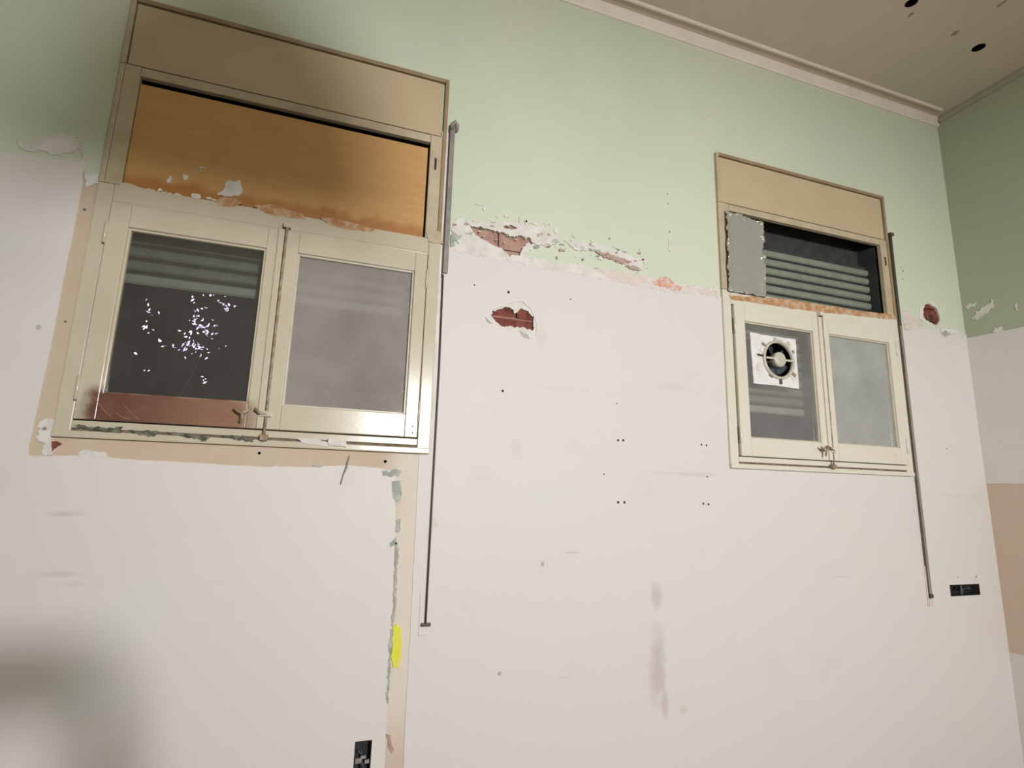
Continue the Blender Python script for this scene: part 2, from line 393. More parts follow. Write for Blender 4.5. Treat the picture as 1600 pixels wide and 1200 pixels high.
# white coat of the lower wall, in two sheets that leave the peach plaster strip bare
def E_(L, amp, seed): return jag(pts(L), amp, .012, seed, closed=False)
top_r = E_([(700,386),(745,399),(800,407),(850,417),(900,426),(960,438),(1000,446),(1030,452),(1060,456),(1122,462)], .0012, 11)
top_r2 = E_([(1398,516),(1420,516),(1440,515),(1456,512),(1470,518),(1510,531)], .0015, 12)
left_r = E_([(630,1200),(634,1100),(640,1000),(645,900),(650,800),(655,706)], .0012, 13)
sheet_r = [(XR, 0), (.278, 0)] + left_r + [(.27, 1.68), (.27, 2.27)] + [at(690, 392)] + top_r + [(1.40, 2.262), (2.25, 2.262)] + top_r2 + [(XR, at(1512, 531)[1])]
slab('white_coat', [sheet_r], holes_all, -.0035, .001, M['white'], wall)
edge_l = E_([(600,1200),(604,1120),(607,1050),(610,985),(613,920),(616,850),(617,800),(619,765),(618,738),(590,731),(545,727),(480,730),(400,729),(300,723),(200,718),(150,712),(90,712),(46,712)], .0014, 14)
edge_l2 = E_([(46,700),(68,600),(85,520),(98,450),(112,380),(122,330),(130,290),(131,258)], .0010, 15)
sheet_l = [(XL, 0), (.225, 0)] + edge_l + edge_l2 + E_([(129,255),(90,249),(50,244),(0,237)], .0008, 16) + [(XL, at(0, 237)[1])]
slab('white_coat', [sheet_l], holes_all, -.0035, .001, M['white'], wall)
band = [(-.70, 1.57), (.19, 1.57), (.19, 0), (.32, 0), (.32, 1.70), (-.57, 1.70), (-.57, 2.335)] + jag(pts([(152,278),(140,272),(128,276)]), .002, .008, 17, False) + [(-.70, 2.30)]
slab('plaster_strip', [band], [win_holes[0]]+drill+sock_holes, -.0012, .001, M['peach'], wall)
# bare white plaster showing where the coat has flaked round the brick hole
slab('plaster_crater', [halo_b], [brick_b]+drill, -.0006, .001, M['filler'], wall)

# filler, scrapes and chips
def patch(name, L, mat, y=-.0045, amp=.0022, step=.008, seed=0, holes=()):
    if name == 'filler_patch': amp, step = amp*3.4, .004
    return slab(name, [jag(pts(L), amp, step, seed)], list(holes), y, .001, mat, wall)
HA = [brick_a, brick_b, brick_c, brick_d]
patch('filler_patch', [(706,354),(714,344),(724,342),(735,348),(748,350),(768,349),(790,348),(812,351),(835,355),(852,351),(850,360),(866,368),(878,376),(860,384),(838,382),(826,380),(833,386),(824,392),(816,400),(845,406),(870,411),(905,413),(930,421),(960,425),(1000,433),(1040,438),(1075,448),(1122,453),(1122,464),(1060,459),(1000,449),(900,429),(800,410),(745,402),(703,390),(716,380),(708,368)], M['filler'], seed=21, holes=HA)
patch('filler_patch', [(880,376),(900,378),(925,380),(948,390),(968,393),(990,401),(1003,412),(1000,421),(985,416),(965,410),(945,400),(925,392),(900,390)], M['filler'], seed=22, holes=HA)
patch('filler_patch', [(930,420),(965,424),(1000,432),(1032,436),(1060,446),(1120,455),(1120,462),(1060,458),(1000,448),(950,437)], M['pinkfill'], -.0055, seed=23)
patch('red_scrape', [(1018,440),(1036,432),(1046,436),(1052,446),(1066,452),(1062,456),(1040,450),(1024,446)], M['redwash'], -.0063, .0060, .004, seed=24)
patch('brown_scrape', [(928,394),(948,396),(966,402),(978,406),(986,411),(978,413),(960,408),(942,402)], M['brownchip'], -.0056, .0050, .004, seed=25)
patch('brown_scrape', [(976,416),(990,418),(1002,423),(985,422)], M['brownchip'], -.0056, .0035, .004, seed=26)
patch('brown_scrape', [(745,362),(752,358),(764,360),(754,366)], M['brownchip'], -.0056, .001, seed=27, holes=HA)
patch('brown_scrape', [(838,366),(848,364),(846,370),(838,371)], M['greenchip'], -.0056, .001, seed=28)
rr_ = random.Random(77)
EXTRA = [(rr_.uniform(712, 860), 0, rr_.uniform(1, 4), rr_.uniform(.8, 2.5)) for _ in range(22)]
EXTRA = [(x, 344+(x-712)*.055+rr_.gauss(0, 5), a, c) for x, _, a, c in EXTRA]+[(x, 385+(x-880)*.25+rr_.gauss(0, 6), 1+2.5*rr_.random(), 1+rr_.random()) for x in range(860, 1015, 8)]+[(rr_.uniform(745, 812), rr_.uniform(362, 384), rr_.uniform(.8, 2.4), rr_.uniform(.7, 1.6)) for _ in range(9)]
for i, (x, y, a, c) in enumerate(EXTRA+[(790,338,3,4),(868,361,4,6),(898,368,5,4.5),(925,377,3,3),(812,344,2,6),(822,349,2,6),(966,388,10,1.5),(998,405,9,2),(1007,408,4,5),(748,320,8,1.2),(756,327,2,4),(1000,390,2,4)]):
    cx, cz = at(x, y); patch_o = slab('filler_spot', [disc(cx, cz, a*.0020, c*.0020, 9, i+1)], [], -.0048 if inside((cx, cz), brick_a) else -.0035, .012 if inside((cx, cz), brick_a) else .001, M['filler'], wall)
rr_ = random.Random(91)
for i in range(46):
    x = rr_.uniform(708, 1000); y = 352+(x-708)*.17+rr_.gauss(4, 8); cx, cz = at(x, y)
    if inside((cx, cz), brick_a) or inside((cx, cz), brick_d): continue
    mt = rr_.choice(['greenremnant', 'greenremnant', 'brownchip', 'filler', 'greenchip'])
    slab('paint_remnant' if 'green' in mt else 'chip', [jag(disc(cx, cz, rr_.uniform(1.5, 7)*.0019, rr_.uniform(.8, 2.6)*.0019, 8, i), .003, .003, i)], [], -.0052-.00004*i, .001, M[mt], wall)
patch('dark_chip', [(704,368),(710,364),(716,370),(722,368),(718,374),(708,378),(710,384),(704,386)], M['greenchip'], -.0056, .0015, seed=29)
patch('scratch', [(1044,372),(1047,372),(1047,392),(1044,392)], M['filler'], -.002, .0006, seed=30)
patch('filler_patch', [(24,222),(40,226),(52,221),(64,215),(78,212),(100,210),(118,216),(127,226),(131,240),(120,236),(106,243),(86,241),(62,236),(46,238),(32,230)], M['filler'], -.003, seed=31)
patch('filler_patch', [(126,222),(131,236),(135,258),(133,275),(153,273),(155,288),(136,292),(130,262),(128,240)], M['filler'], -.0040, .0015, seed=32)
patch('filler_patch', [(62,658),(80,652),(94,662),(92,678),(82,688),(88,700),(80,712),(68,708),(72,692),(60,682)], M['filler'], -.0048, seed=33)
patch('red_chip', [(82,690),(90,689),(98,694),(90,698),(84,706)], M['brick'], -.0060, .0012, .006, seed=34)
patch('dark_chip', [(66,670),(72,667),(76,671),(70,673)], M['brownchip'], -.0060, .001, .006, seed=35)
patch('filler_patch', [(125,706),(135,703),(150,706),(168,708),(170,714),(128,714)], M['filler'], -.0046, .0015, seed=36)
# chips along the bare strip under the window
for i, L in enumerate([[(596,735),(610,737),(618,732),(627,735),(624,742),(612,744),(598,743)], [(613,752),(626,750),(627,782),(620,785),(613,780)], [(620,812),(625,811),(624,831),(619,832)], [(610,847),(618,840),(620,850),(612,853)],
                       [(617,848),(622,848),(621,900),(618,950),(614,978),(611,976),(614,940),(617,890)], [(609,985),(613,985),(610,1050),(606,1100),(603,1098),(606,1040)], [(486,727),(500,725),(502,730),(488,731)]]):
    patch('green_chip', L, M['greenchip'], -.0047, .0042, .004, 40+i)
patch('yellow_mark', [(613,979),(619,975),(626,980),(627,1000),(626,1030),(623,1042),(615,1042),(611,1030),(613,1005)], M['yellow'], -.0052, .0025, .006, 50)
patch('brown_scrape', [(602,1146),(610,1149),(611,1162),(616,1172),(611,1176),(606,1166),(606,1155)], M['brownchip'], -.0047, .001, .006, 51)
patch('white_smear', [(674,806),(682,812),(684,822),(676,826),(672,816)], M['pinkfill'], -.0042, .0012, .006, 52)
# flaps round the brick hole, scrape and filler round the hole by the far corner
patch('dark_chip', [(758,496),(762,500),(769,506),(766,507),(760,503)], M['greenchip'], -.0050, .0008, .006, 53)
patch('dark_chip', [(811,517),(816,520),(824,524),(828,530),(820,529),(814,524)], M['greenchip'], -.0050, .0010, .006, 54)
patch('filler_patch', [(1436,498),(1437,480),(1443,473),(1453,470),(1463,475),(1470,487),(1470,500),(1464,509),(1450,507),(1442,503)], M['filler'], -.0030, .0018, seed=55, holes=[brick_c])
patch('brown_scrape', [(1408,492),(1418,486),(1430,494),(1440,502),(1430,507),(1412,505)], M['pinkfill'], -.0022, .0070, .004, seed=56, holes=[brick_c])
patch('red_scrape', [(1412,507),(1425,504),(1440,508),(1430,517),(1414,515)], M['pinkfill'], -.0045, .0070, .004, seed=57)
patch('filler_patch', [(1468,512),(1484,514),(1498,518),(1510,526),(1514,532),(1496,530),(1470,526)], M['filler'], -.0045, .002, seed=58)
patch('green_chip', [(1468,520),(1476,517),(1486,524),(1474,527)], M['greenchip'], -.0056, .0012, .006, 59)
for i, (x, y, a, c) in enumerate([(1085,205,4,2),(1097,210,3,1.2),(1148,203,6,1.4),(1160,211,7,1.2),(1292,248,9,1.8),(1284,243,6,1.2),(1235,232,6,1.6),(1230,228,3,2),(1310,257,5,1),(1410,464,5,2),(1108,187,4,1.5)]):
    cx, cz = at(x, y); slab('paint_nick', [disc(cx, cz, a*.0026, c*.0024, 9, i+70)], [], -.0012, .001, M['filler'], wall)

# ------------------------------------------------------------------ right wall, ceiling, the rest of the room
mr = lambda u, v, d: (XR+d, u, v)
wr = slab('wall_right', [[(YB, 0), (0, 0), (0, ZC), (YB, ZC)]], [], 0, .05, M['green_shade'], None, mr)
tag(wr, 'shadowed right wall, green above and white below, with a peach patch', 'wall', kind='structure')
def Rw(px, py):
    d = RT*((px-800)/FPX) - UP*((py-600)/FPX) + FW; t = XR/d.x
    return (-CAM_D+d.y*t, CAM_Z+d.z*t)
pe = jag([(0, 1.63), (-.30, 1.63), (-.34, 1.30), (-.30, .96), (0, .955)], .004, .02, 61)
slab('white_coat', [[(YB, 0), (0, 0), (0, 2.277), (-.2, 2.272), (YB, 2.275)]], [[(-.001, 1.63)]+pe[1:-1]], -.0035, .001, M['white'], wr, mr)
slab('plaster_patch', [pe], [], -.0012, .001, M['peach'], wr, mr)
for i, L in enumerate([[(1508,480),(1516,474),(1526,472),(1524,478),(1512,482)], [(1518,500),(1528,486),(1540,476),(1552,468),(1550,480),(1540,490),(1528,498)], [(1588,476),(1593,474),(1592,484),(1588,486)], [(1552,520),(1556,511),(1564,510),(1568,517),(1560,522)]]):
    slab('filler_patch', [jag([Rw(*p) for p in L], .010, .005, 80+i)], [], -.0025, .001, M['filler'], wr, mr)
mc = lambda u, v, d: (u, v, ZC-d)
def Ce(px, py):
    d = RT*((px-800)/FPX) - UP*((py-600)/FPX) + FW; t = (ZC-CAM_Z)/d.z
    return (d.x*t, -CAM_D+d.y*t)
ch = [disc(*Ce(1424, 5), .022, .022, 14), disc(*Ce(1529, 75), .024, .024, 14)]
ce = slab('ceiling', [[(XL, YB), (XR, YB), (XR, 0), (XL, 0)]], ch, 0, -.06, M['ceiling'], None, mc)
tag(ce, 'dim beige ceiling with two round holes', 'ceiling', kind='structure')
for h in ch:
    cx, cy = sum(p[0] for p in h)/len(h), sum(p[1] for p in h)/len(h); n_ = len(h)
    V = [(cx+(x-cx)*.97, cy+(y-cy)*.97, z_) for z_ in (ZC+.003, ZC+.055) for x, y in h]
    mesh('hole_shade', V, [(k, (k+1) % n_, n_+(k+1) % n_, n_+k) for k in range(n_)]+[tuple(range(n_, 2*n_))], M['black'], ce)  # black tube added to paint the inside of the hole dark
for (px, py, r) in [(1492,52,.009),(1424,22,.006),(1566,5,.008)]:
    slab('ceiling_chip', [disc(*Ce(px, py), r, r*2.0, 9, px)], [], .0012, 0, M['brownchip'], ce, mc)
def molding(name, prof, mp, u0, u1, mat):
    V = []; n = len(prof)
    for u in (u0, u1): V += [mp(u, a, b) for a, b in prof]
    F = [(i, (i+1) % n, n+(i+1) % n, n+i) for i in range(n)]+[tuple(range(n))[::-1], tuple(range(n, 2*n))]
    me = bpy.data.meshes.new(name); me.from_pydata(V, [], F)
    bm = bmesh.new(); bm.from_mesh(me); bmesh.ops.recalc_face_normals(bm, faces=bm.faces); bm.to_mesh(me); bm.free()
    return link(name, me, mat)
prof = [(0, .046), (.006, .046), (.010, .040), (.010, .018), (.014, .014), (.016, .006), (.016, 0), (0, 0)]
t1 = molding('trim_1', prof, lambda u, a, b: (u, -a, ZC-b), XL, XR, M['cornice'])
tag(t1, 'pale cornice moulding along the top of the back wall', 'cornice', kind='structure')
bead = [(.052, 0), (.052, .006), (.056, .009), (.061, .009), (.065, .006), (.065, 0)]
t2 = molding('trim_2', bead, lambda u, a, b: (u, -a, ZC-b), XL, XR-.05, M['cornice'])
tag(t2, 'thin bead line on the ceiling beside the cornice', 'ceiling bead', kind='structure')
t3 = molding('trim_3', [(0, .03), (.008, .03), (.014, .012), (.014, 0), (0, 0)], lambda u, a, b: (XR-a, u, ZC-b), YB, -.016, M['dulltrim'])
tag(t3, 'dull cornice along the top of the right wall', 'cornice', kind='structure')
wl = boxes('wall_left', [(XL-.05, XL, YB, .03, 0, ZC)], M['green'], None, 0); tag(wl, 'green left wall outside the view', 'wall', kind='structure')
wb = boxes('wall_front', [(XL, XR, YB-.05, YB, 0, ZC)], M['green'], None, 0); tag(wb, 'green wall behind the viewpoint', 'wall', kind='structure')
fl = boxes('floor', [(XL, XR, YB, .03, -.05, 0)], M['floor'], None, 0); tag(fl, 'dusty grey floor below the view', 'floor', kind='structure')

# ------------------------------------------------------------------ windows
def ring(x0, x1, z0, z1, l, r, t, b, y0, y1): 
    return [(x0, x0+l, y0, y1, z0, z1), (x1-r, x1, y0, y1, z0, z1), (x0+l, x1-r, y0, y1, z1-t, z1), (x0+l, x1-r, y0, y1, z0, z0+b)]
def make_window(n, shutter_bottom, shutter_top, panes):
    c = WIN[n]; CR = M['cream'] if n == 1 else M['cream2']
    w_ = empty('window_%d' % n, (c, 0, W_BOT))
    X = lambda v: c+v
    # reveal through the wall and the shutter box above it
    boxes('reveal', [(X(-.43), X(-.404), .020, .30, 1.66, 2.86), (X(.404), X(.43), .020, .30, 1.66, 2.86), (X(-.404), X(.404), .020, .30, 1.66, 1.676)], M['reveal'], w_, 0)
    boxes('shutter_box', [(X(-.43), X(.43), .006, .012, 2.640, 2.872), (X(-.43), X(.43), .10, .11, 2.50, 2.872), (X(-.43), X(.43), .012, .10, 2.860, 2.872)], M['boxdark'], w_, 0)
    boxes('shutter_box_panel', [(X(-.436), X(.434), -.010, .006, 2.669, 2.861)], M['tan'], w_, .0015)
    for s in (-1, 1):
        a, b_ = sorted((s*.440, s*.452)); boxes('box_trim', [(X(a), X(b_), -.015, .004, 2.31 if s > 0 else 2.665, 2.878)], M['tan2'] if s < 0 else M['trim'], w_, .002)
        a, b_ = sorted((s*.402, s*.4395)); boxes('upper_jamb', [(X(a), X(b_), -.012, .006, 2.3105, 2.6655)], M['tan2'], w_, .002)
        a, b_ = sorted((s*.4155, s*.452)); boxes('lower_jamb', [(X(a), X(b_), -.013, .06, 1.655, 2.3095)], CR, w_, .003)
    boxes('upper_jamb_edge', [(X(-.452), X(-.4400), -.013, .01, 2.3105, 2.6645)], M['tan2'], w_, .002)
    boxes('box_trim', [(X(-.4395), X(.4395), -.015, .004, 2.865, 2.878)], M['trim'], w_, .002)
    boxes('transom_rail', [(X(-.4015), X(.4015), -.012, .006, 2.638, 2.6645)], M['tan2'], w_, .002)
    boxes('middle_rail', [(X(-.415), X(.415), -.013, .060, 2.2555, 2.3095)], CR, w_, .002)
    boxes('bottom_rail', [(X(-.415), X(.415), -.013, .060, 1.669, 1.6875)], CR, w_, .002)
    boxes('sill_gap', [(X(-.44), X(.44), -.0095, .02, 1.655, 1.6685)], M['sillgap'], w_, 0)
    boxes('sill_strip', [(X(-.452), X(.452), -.017, .006, 1.6455, 1.6625)], CR, w_, .003)
    # sashes
    for i, (x0, x1, l, r) in enumerate([(-.4115, .0035, .0455, .040), (.0115, .4120, .034, .0365)]):
        mt = M['cream_st'] if (n == 1 and i == 0) else CR
        z0, z1 = 1.690, 2.2525
        sash = boxes('sash', ring(X(x0), X(x1), z0, z1, l, r, .060, .066, -.024, .010), mt, w_, .0025)
        a0, a1 = x0+l, x1-r
        boxes('bead', ring(X(a0-.001), X(a1+.001), z0+.065, z1-.059, .007, .007, .007, .006, -.017, -.004), M['bead'] if mt is CR else mt, sash, .002)
        if n == 2 and i == 0: p = slab('pane', [[(X(a0), z0+.066), (X(a1), z0+.066), (X(a1), z1-.060), (X(a0), z1-.060)]], [disc(1.607, 2.061, .066, .067, 28)], -.007, -.004, panes[i], sash)
        else: p = boxes('pane', [(X(a0), X(a1), -.007, -.004, z0+.066, z1-.060)], panes[i], sash, 0)
        hx = x0-.001 if i == 0 else x1+.001
        for hz in (1.765, 2.17):
            hg = tube('hinge', [(X(hx), -.0255, hz-.03), (X(hx), -.0255, hz-.0285), (X(hx), -.0255, hz+.0285), (X(hx), -.0255, hz+.03)], [.002, .0042, .0042, .002], CR, sash)
        if n == 1 and i == 1:
            for sz in (1.722, 1.703):
                tube('screw', [(X(x1-.014), -.0245, sz), (X(x1-.014), -.0262, sz)], .0028, M['dark_metal'], sash)
    # espagnolette in the middle: cover strip, rod, guides, knob with hook
    boxes('astragal', [(X(-.010), X(.006), -.031, -.024, 1.690, 2.2525)], CR, w_, .002)
    bolt = tube('bolt_rod', [(X(.0105), -.0275, 1.658), (X(.0105), -.0275, 1.80), (X(.0105), -.0275, 2.15), (X(.0105), -.0275, 2.277)], .0036, M['rust'], w_)
    for gz in (1.668, 2.268): boxes('bolt_keep', [(X(.001), X(.020), -.033, -.013, gz-.008, gz+.008)], M['rust'] if gz < 2 else CR, bolt, .002)
    boxes('bolt_guide', [(X(-.006), X(.024), -.036, -.024, 1.722, 1.738)], CR, bolt, .003)
    k = X(-.045)
    bm = bmesh.new()
    add_tube(bm, [(k, -.024, 1.727), (k, -.044, 1.727)], .006); add_tube(bm, [(k-.020, -.044, 1.738), (k-.010, -.046, 1.730), (k, -.046, 1.727), (k+.010, -.046, 1.732), (k+.018, -.044, 1.741)], [.003, .004, .006, .004, .003])
    add_tube(bm, [(k, -.046, 1.728), (k+.001, -.046, 1.715), (k-.001, -.045, 1.703)], [.005, .004, .003])
    add_tube(bm, [(k+.028, -.024, 1.742), (k+.030, -.040, 1.738), (k+.040, -.040, 1.730), (k+.056, -.034, 1.728)], [.0035, .0035, .0035, .003])
    bmesh.ops.recalc_face_normals(bm, faces=bm.faces); bm_obj('latch', bm, M['rust'], w_, True)
    # roller shutter
    z = shutter_bottom; kk = 0; pitch = .0385; me0 = None
    while z < shutter_top-.01:
        if me0 is None:
            P = [(.0640, .0), (.0585, .005), (.0565, .014), (.0575, .023), (.0625, .0275), (.0680, .0275), (.0680, 0)]
            V = [(sx*.403, y, zz) for sx in (-1, 1) for y, zz in P]; m = len(P)
            F = [(i, (i+1) % m, m+(i+1) % m, m+i) for i in range(m)]+[tuple(range(m))[::-1], tuple(range(m, 2*m))]
            me0 = bpy.data.meshes.new('slat'); me0.from_pydata(V, [], F); me0.materials.append(M['slat'])
            bm = bmesh.new(); bm.from_mesh(me0); bmesh.ops.recalc_face_normals(bm, faces=bm.faces); bm.to_mesh(me0); bm.free()
            me1 = me0.copy(); me1.materials.clear(); me1.materials.append(M['slat_pale'])
        o = bpy.data.objects.new('slat', me1 if kk == 0 else me0); COL.objects.link(o); o.parent = w_; o.location = (0, 0, z-W_BOT)
        z += pitch; kk += 1
    boxes('shutter_backing', [(X(-.403), X(.403), .070, .073, shutter_bottom, shutter_top)], M['reveal'], w_, 0)
    return w_
W1 = make_window(1, 2.069, 2.60, [glass('pane_clear_dim', .13, (.28, .25, .225)), glass('pane_dusty', .38, (.60, .55, .50))])
tag(W1, 'cream casement window with a plywood board above and a red-stained left sash', 'window', kind='structure')
W2 = make_window(2, 1.866, 2.565, [glass('pane_fan', .31, (.52, .50, .46)), glass('pane_frosted', .66, (.54, .55, .495))])
tag(W2, 'cream casement window with shutter slats above and a fan in its left pane', 'window', kind='structure')
# ragged cream paint edge on the middle rail of window 1, peeled wood on window 2
e1 = jag(pts([(192,288),(240,301),(300,312),(360,322),(420,334),(470,345),(540,357),(600,368),(664,380)]), .006, .010, 91, False)
slab('paint_edge', [[(-.57, 2.262)]+e1+[(.258, 2.262)]], [], -.0142, -.010, M['cream'], W1)
for i, L in enumerate([[(338,318),(352,312),(372,314),(380,322),(362,328),(344,325)], [(398,326),(420,322),(445,330),(470,338),(478,346),(450,344),(420,338)], [(500,344),(530,346),(560,354),(585,362),(580,366),(545,362),(515,356)]]):
    slab('bare_wood', [jag(pts(L), .003, .008, 95+i)], [], -.0150, -.010, M['rawwood'], W1)
pw = jag(pts([(1134,462),(1160,465),(1186,466),(1230,470),(1280,478),(1330,486),(1382,492),(1393,494),(1396,501),(1380,500),(1330,494),(1280,490),(1230,483),(1180,475),(1140,470)]), .003, .010, 98)
slab('bare_wood', [pw], [], -.0146, -.010, M['rawwood'], W2)
pw = jag(pts([(664,366),(676,362),(688,366),(690,384),(676,384),(668,380)]), .003, .010, 99)
slab('bare_wood', [pw], [], -.0160, -.010, M['tan2'], W1)
for i, L in enumerate([[(150,618),(158,630),(168,643),(178,652)], [(196,632),(205,642),(214,652),(222,657)], [(176,650),(184,646),(196,654),(208,656)]]):
    tube('scratch', [(x, -.0243, z) for x, z in pts(L)], .0008, M['scratchcol'], W1, 5)
for n, w_ in ((1, W1), (2, W2)):
    boxes('catch_plate', [(WIN[n]+.418, WIN[n]+.424, -.0145, -.011, 2.545, 2.585)], M['gap'], w_, .001)
# crumbling dark crevice under the sill of window 1
for i, (a, b2, dz) in enumerate([(120, 196, 0), (205, 250, 2), (262, 330, 3), (350, 400, 2)]):
    L = [(a, 664+(a-100)*.060+dz), (b2, 664+(b2-100)*.060+dz), (b2-6, 672+(b2-100)*.060+dz), (a+9, 669+(a-100)*.060+dz)]
    slab('grime', [jag(pts(L), .0045, .004, 110+i)], [], -.0185, -.012, M['grime'], W1)
for i, L in enumerate([[(465,686),(495,687),(512,692),(540,694),(541,699),(505,698),(478,694)], [(512,686),(541,690),(541,700),(515,697)]]):
    slab('filler_lump', [jag(pts(L), .003, .008, 120+i)], [], -.0195-.004*i, -.012, M['filler'], W1)

# ------------------------------------------------------------------ plywood board in window 1
c = WIN[1]
pb = empty('plywood_board', (c, 0, 2.311))
board = boxes('board', [(c-.4005, c+.396, -.004, .005, 2.311, 2.620)], M['ply'], pb, .001)
for i, (x, y, a, h) in enumerate([(237,300,4,5),(272,306,10,3),(306,306,6,4),(289,277,4.5,3.5),(265,281,3,4),(316,262,5,1.5),(314,268,4,1.2),(330,312,7,2),(252,297,3,3),(452,338,5,2),(520,352,6,2)]):
    cx, cz = at(x, y, -.004); slab('plaster_spot', [jag(disc(cx, cz, a*.0019, h*.0019, 12, i+130), .0050, .003, i)], [], -.0060, -.0035, M['filler'], pb)
slab('plaster_spot', [jag(pts([(338,304),(350,298),(353,288),(360,281),(368,285),(376,281),(378,298),(374,306),(356,308)], -.004), .004, .004, 160)], [], -.0068, -.0035, M['filler'], pb)
tag(pb, 'orange plywood board spattered with plaster filling the opening above the left casements', 'board')

# ------------------------------------------------------------------ plastic film over the corner of window 2
fx0, fx1, fz0, fz1 = 1.383, 1.560, 2.300, 2.628
NX, NZ = 36, 60; V = []; F = []
for j in range(NZ+1):
    for i in range(NX+1):
        u, v = i/NX, j/NZ
        e = min(u, 1-u, v*1.6, (1-v)*1.6); k = max(0, 1-e/.16)
        q = Vector((u*7, v*13, 1.7)); wr_ = noise.noise(q*1.1)*.0015 + k*(noise.noise(q*1.6)*.014 + abs(noise.noise(q*2.6))*-.012)
        ox = k*noise.noise(Vector((v*5, 3, u*2)))*.004; oz = k*noise.noise(Vector((u*4, v*2, 8)))*.004 - (.018*(u) if v > .9 else 0)*(v-.9)*10
        V.append((fx0+(fx1-fx0)*u+ox+(.004*v), -.020+wr_-.003*k, fz0+(fz1-fz0)*v+oz))
for j in range(NZ):
    for i in range(NX): a = j*(NX+1)+i; F.append((a, a+1, a+NX+2, a+NX+1))
pf = mesh('plastic_sheet', V, F, M['film'], None, True); rebase(pf, ((fx0+fx1)/2, -.02, fz0))
so = pf.modifiers.new('thickness', 'SOLIDIFY'); so.thickness = .0006
tag(pf, 'crinkled grey plastic sheet taped over the upper left corner of the right window', 'plastic sheet')

# ------------------------------------------------------------------ exhaust fan in the left pane of window 2
fc = (1.607, 2.061)
ef = empty('exhaust_fan', (fc[0], -.012, 1.957))
pl = jag([at(1168, 520), at(1184, 523.5), at(1205, 527), at(1239, 531.5), at(1241.5, 570), at(1244.5, 608.5), at(1210, 603.5), at(1174, 600), at(1171, 560)], .0012, .012, 140)
slab('plate', [pl], [disc(*fc, .064, .066, 28)], -.0125, -.008, M['plastic_w'], ef)
def lathe(name, prof, mat, parent, yflip=1, n=28):
    V = []; F = []
    for r_, y_ in prof: V += [(fc[0]+r_*math.cos(2*math.pi*k/n), y_, fc[1]+r_*1.02*math.sin(2*math.pi*k/n)) for k in range(n)]
    for j in range(len(prof)-1):
        for k in range(n): F.append((j*n+k, j*n+(k+1) % n, (j+1)*n+(k+1) % n, (j+1)*n+k))
    o = mesh(name, V, F, mat, parent, True); return o
lathe('ring', [(.076, -.0125), (.075, -.018), (.071, -.021), (.066, -.020), (.0640, -.015), (.0640, .050)], M['plastic_c'], ef)
lathe('duct', [(.0635, -.010), (.0635, .052), (.0, .052)], M['black'], ef)
lathe('hub', [(.0, -.027), (.012, -.0270), (.024, -.0255), (.028, -.022), (.029, -.016), (.026, .010), (.018, .03)], M['plastic_c'], ef)
boxes('spoke', [(fc[0]-.066, fc[0]-.026, -.024, -.018, fc[1]-.003, fc[1]+.005)], M['plastic_c'], ef, .0015)
boxes('spoke', [(fc[0]+.026, fc[0]+.066, -.024, -.018, fc[1]-.005, fc[1]+.003)], M['plastic_c'], ef, .0015)
for k in range(5):
    a0 = 2*math.pi*k/5+.5; V = []; F = []
    for j in range(6):
        r_ = .028+.032*j/5
        for i in range(5):
            a = a0+(i/4-.5)*1.0*(1-.15*j/5); V.append((fc[0]+r_*math.cos(a), .012+(i/4-.5)*-.022, fc[1]+r_*math.sin(a)))
    for j in range(5):
        for i in range(4): q = j*5+i; F.append((q, q+1, q+6, q+5))
    bl = mesh('blade', V, F, M['blade'], ef, True); s_ = bl.modifiers.new('thickness', 'SOLIDIFY'); s_.thickness = .002
for a, L, h, mt in [(175, .026, .005, 'dark_metal'), (143, .020, .005, 'brown_metal'), (100, .012, .007, 'plastic_c'), (55, .018, .010, 'plastic_c'), (30, .012, .009, 'brown_metal'), (-35, .020, .010, 'rust'), (-87, .020, .007, 'dark_metal'), (-120, .008, .013, 'rust')]:
    t = math.radians(a); d = Vector((math.cos(t), 0, math.sin(t))); p = Vector((fc[0], -.0155, fc[1]))+d*.074
    bm = bmesh.new(); add_box(bm, 0, L, -.003, .003, -h, h*.4, .0012)
    bmesh.ops.transform(bm, matrix=Matrix.Translation(p) @ Matrix.Rotation(-t, 4, 'Y'), verts=bm.verts)
    bm_obj('clip', bm, M[mt], ef)
# hardened foam round the ring
for i, (x, y, a, h) in enumerate([(1190,548,9,7),(1183,574,7,8),(1212,533,10,4),(1236,590,7,4),(1228,540,6,5)]):
    cx, cz = at(x, y); slab('sealant', [disc(cx, cz, a*.0024, h*.0022, 10, i+150)], [disc(*fc, .066, .068, 20)], -.0150, -.012, M['filler'], ef)
tag(ef, 'white square exhaust fan with cream hub fixed in the right window', 'fan')

# ------------------------------------------------------------------ metal rods beside the windows
rx = .315
rd = empty('shutter_rod', (rx, -.008, 1.17))
boxes('flat_bar', [(rx-.009, rx+.007, -.014, -.005, 2.205, 2.712)], M['metal'], rd, .002)
boxes('flat_bar_edge', [(rx-.012, rx-.009, -.012, -.003, 2.19, 2.712)], M['dark_metal'], rd, .0008)
tube('hook', [(rx-.004, -.012, 2.700), (rx-.004, -.020, 2.716), (rx+.004, -.022, 2.724), (rx+.012, -.018, 2.716), (rx+.012, -.010, 2.700)], .0065, M['brown_metal'], rd)
tube('thin_rod', [(rx-.007, -.0075, 2.20), (rx-.0035, -.0075, 1.90), (rx-.004, -.0075, 1.52), (rx-.004, -.0075, 1.185)], .0029, M['dark_metal'], rd)
boxes('foot', [(rx-.016, rx+.010, -.014, -.003, 1.176, 1.184)], M['dark_metal'], rd, .0015)
boxes('backing_strip', [(rx-.036, rx-.0125, -.0075, -.003, 1.66, 2.69)], M['filler'], rd, .001)
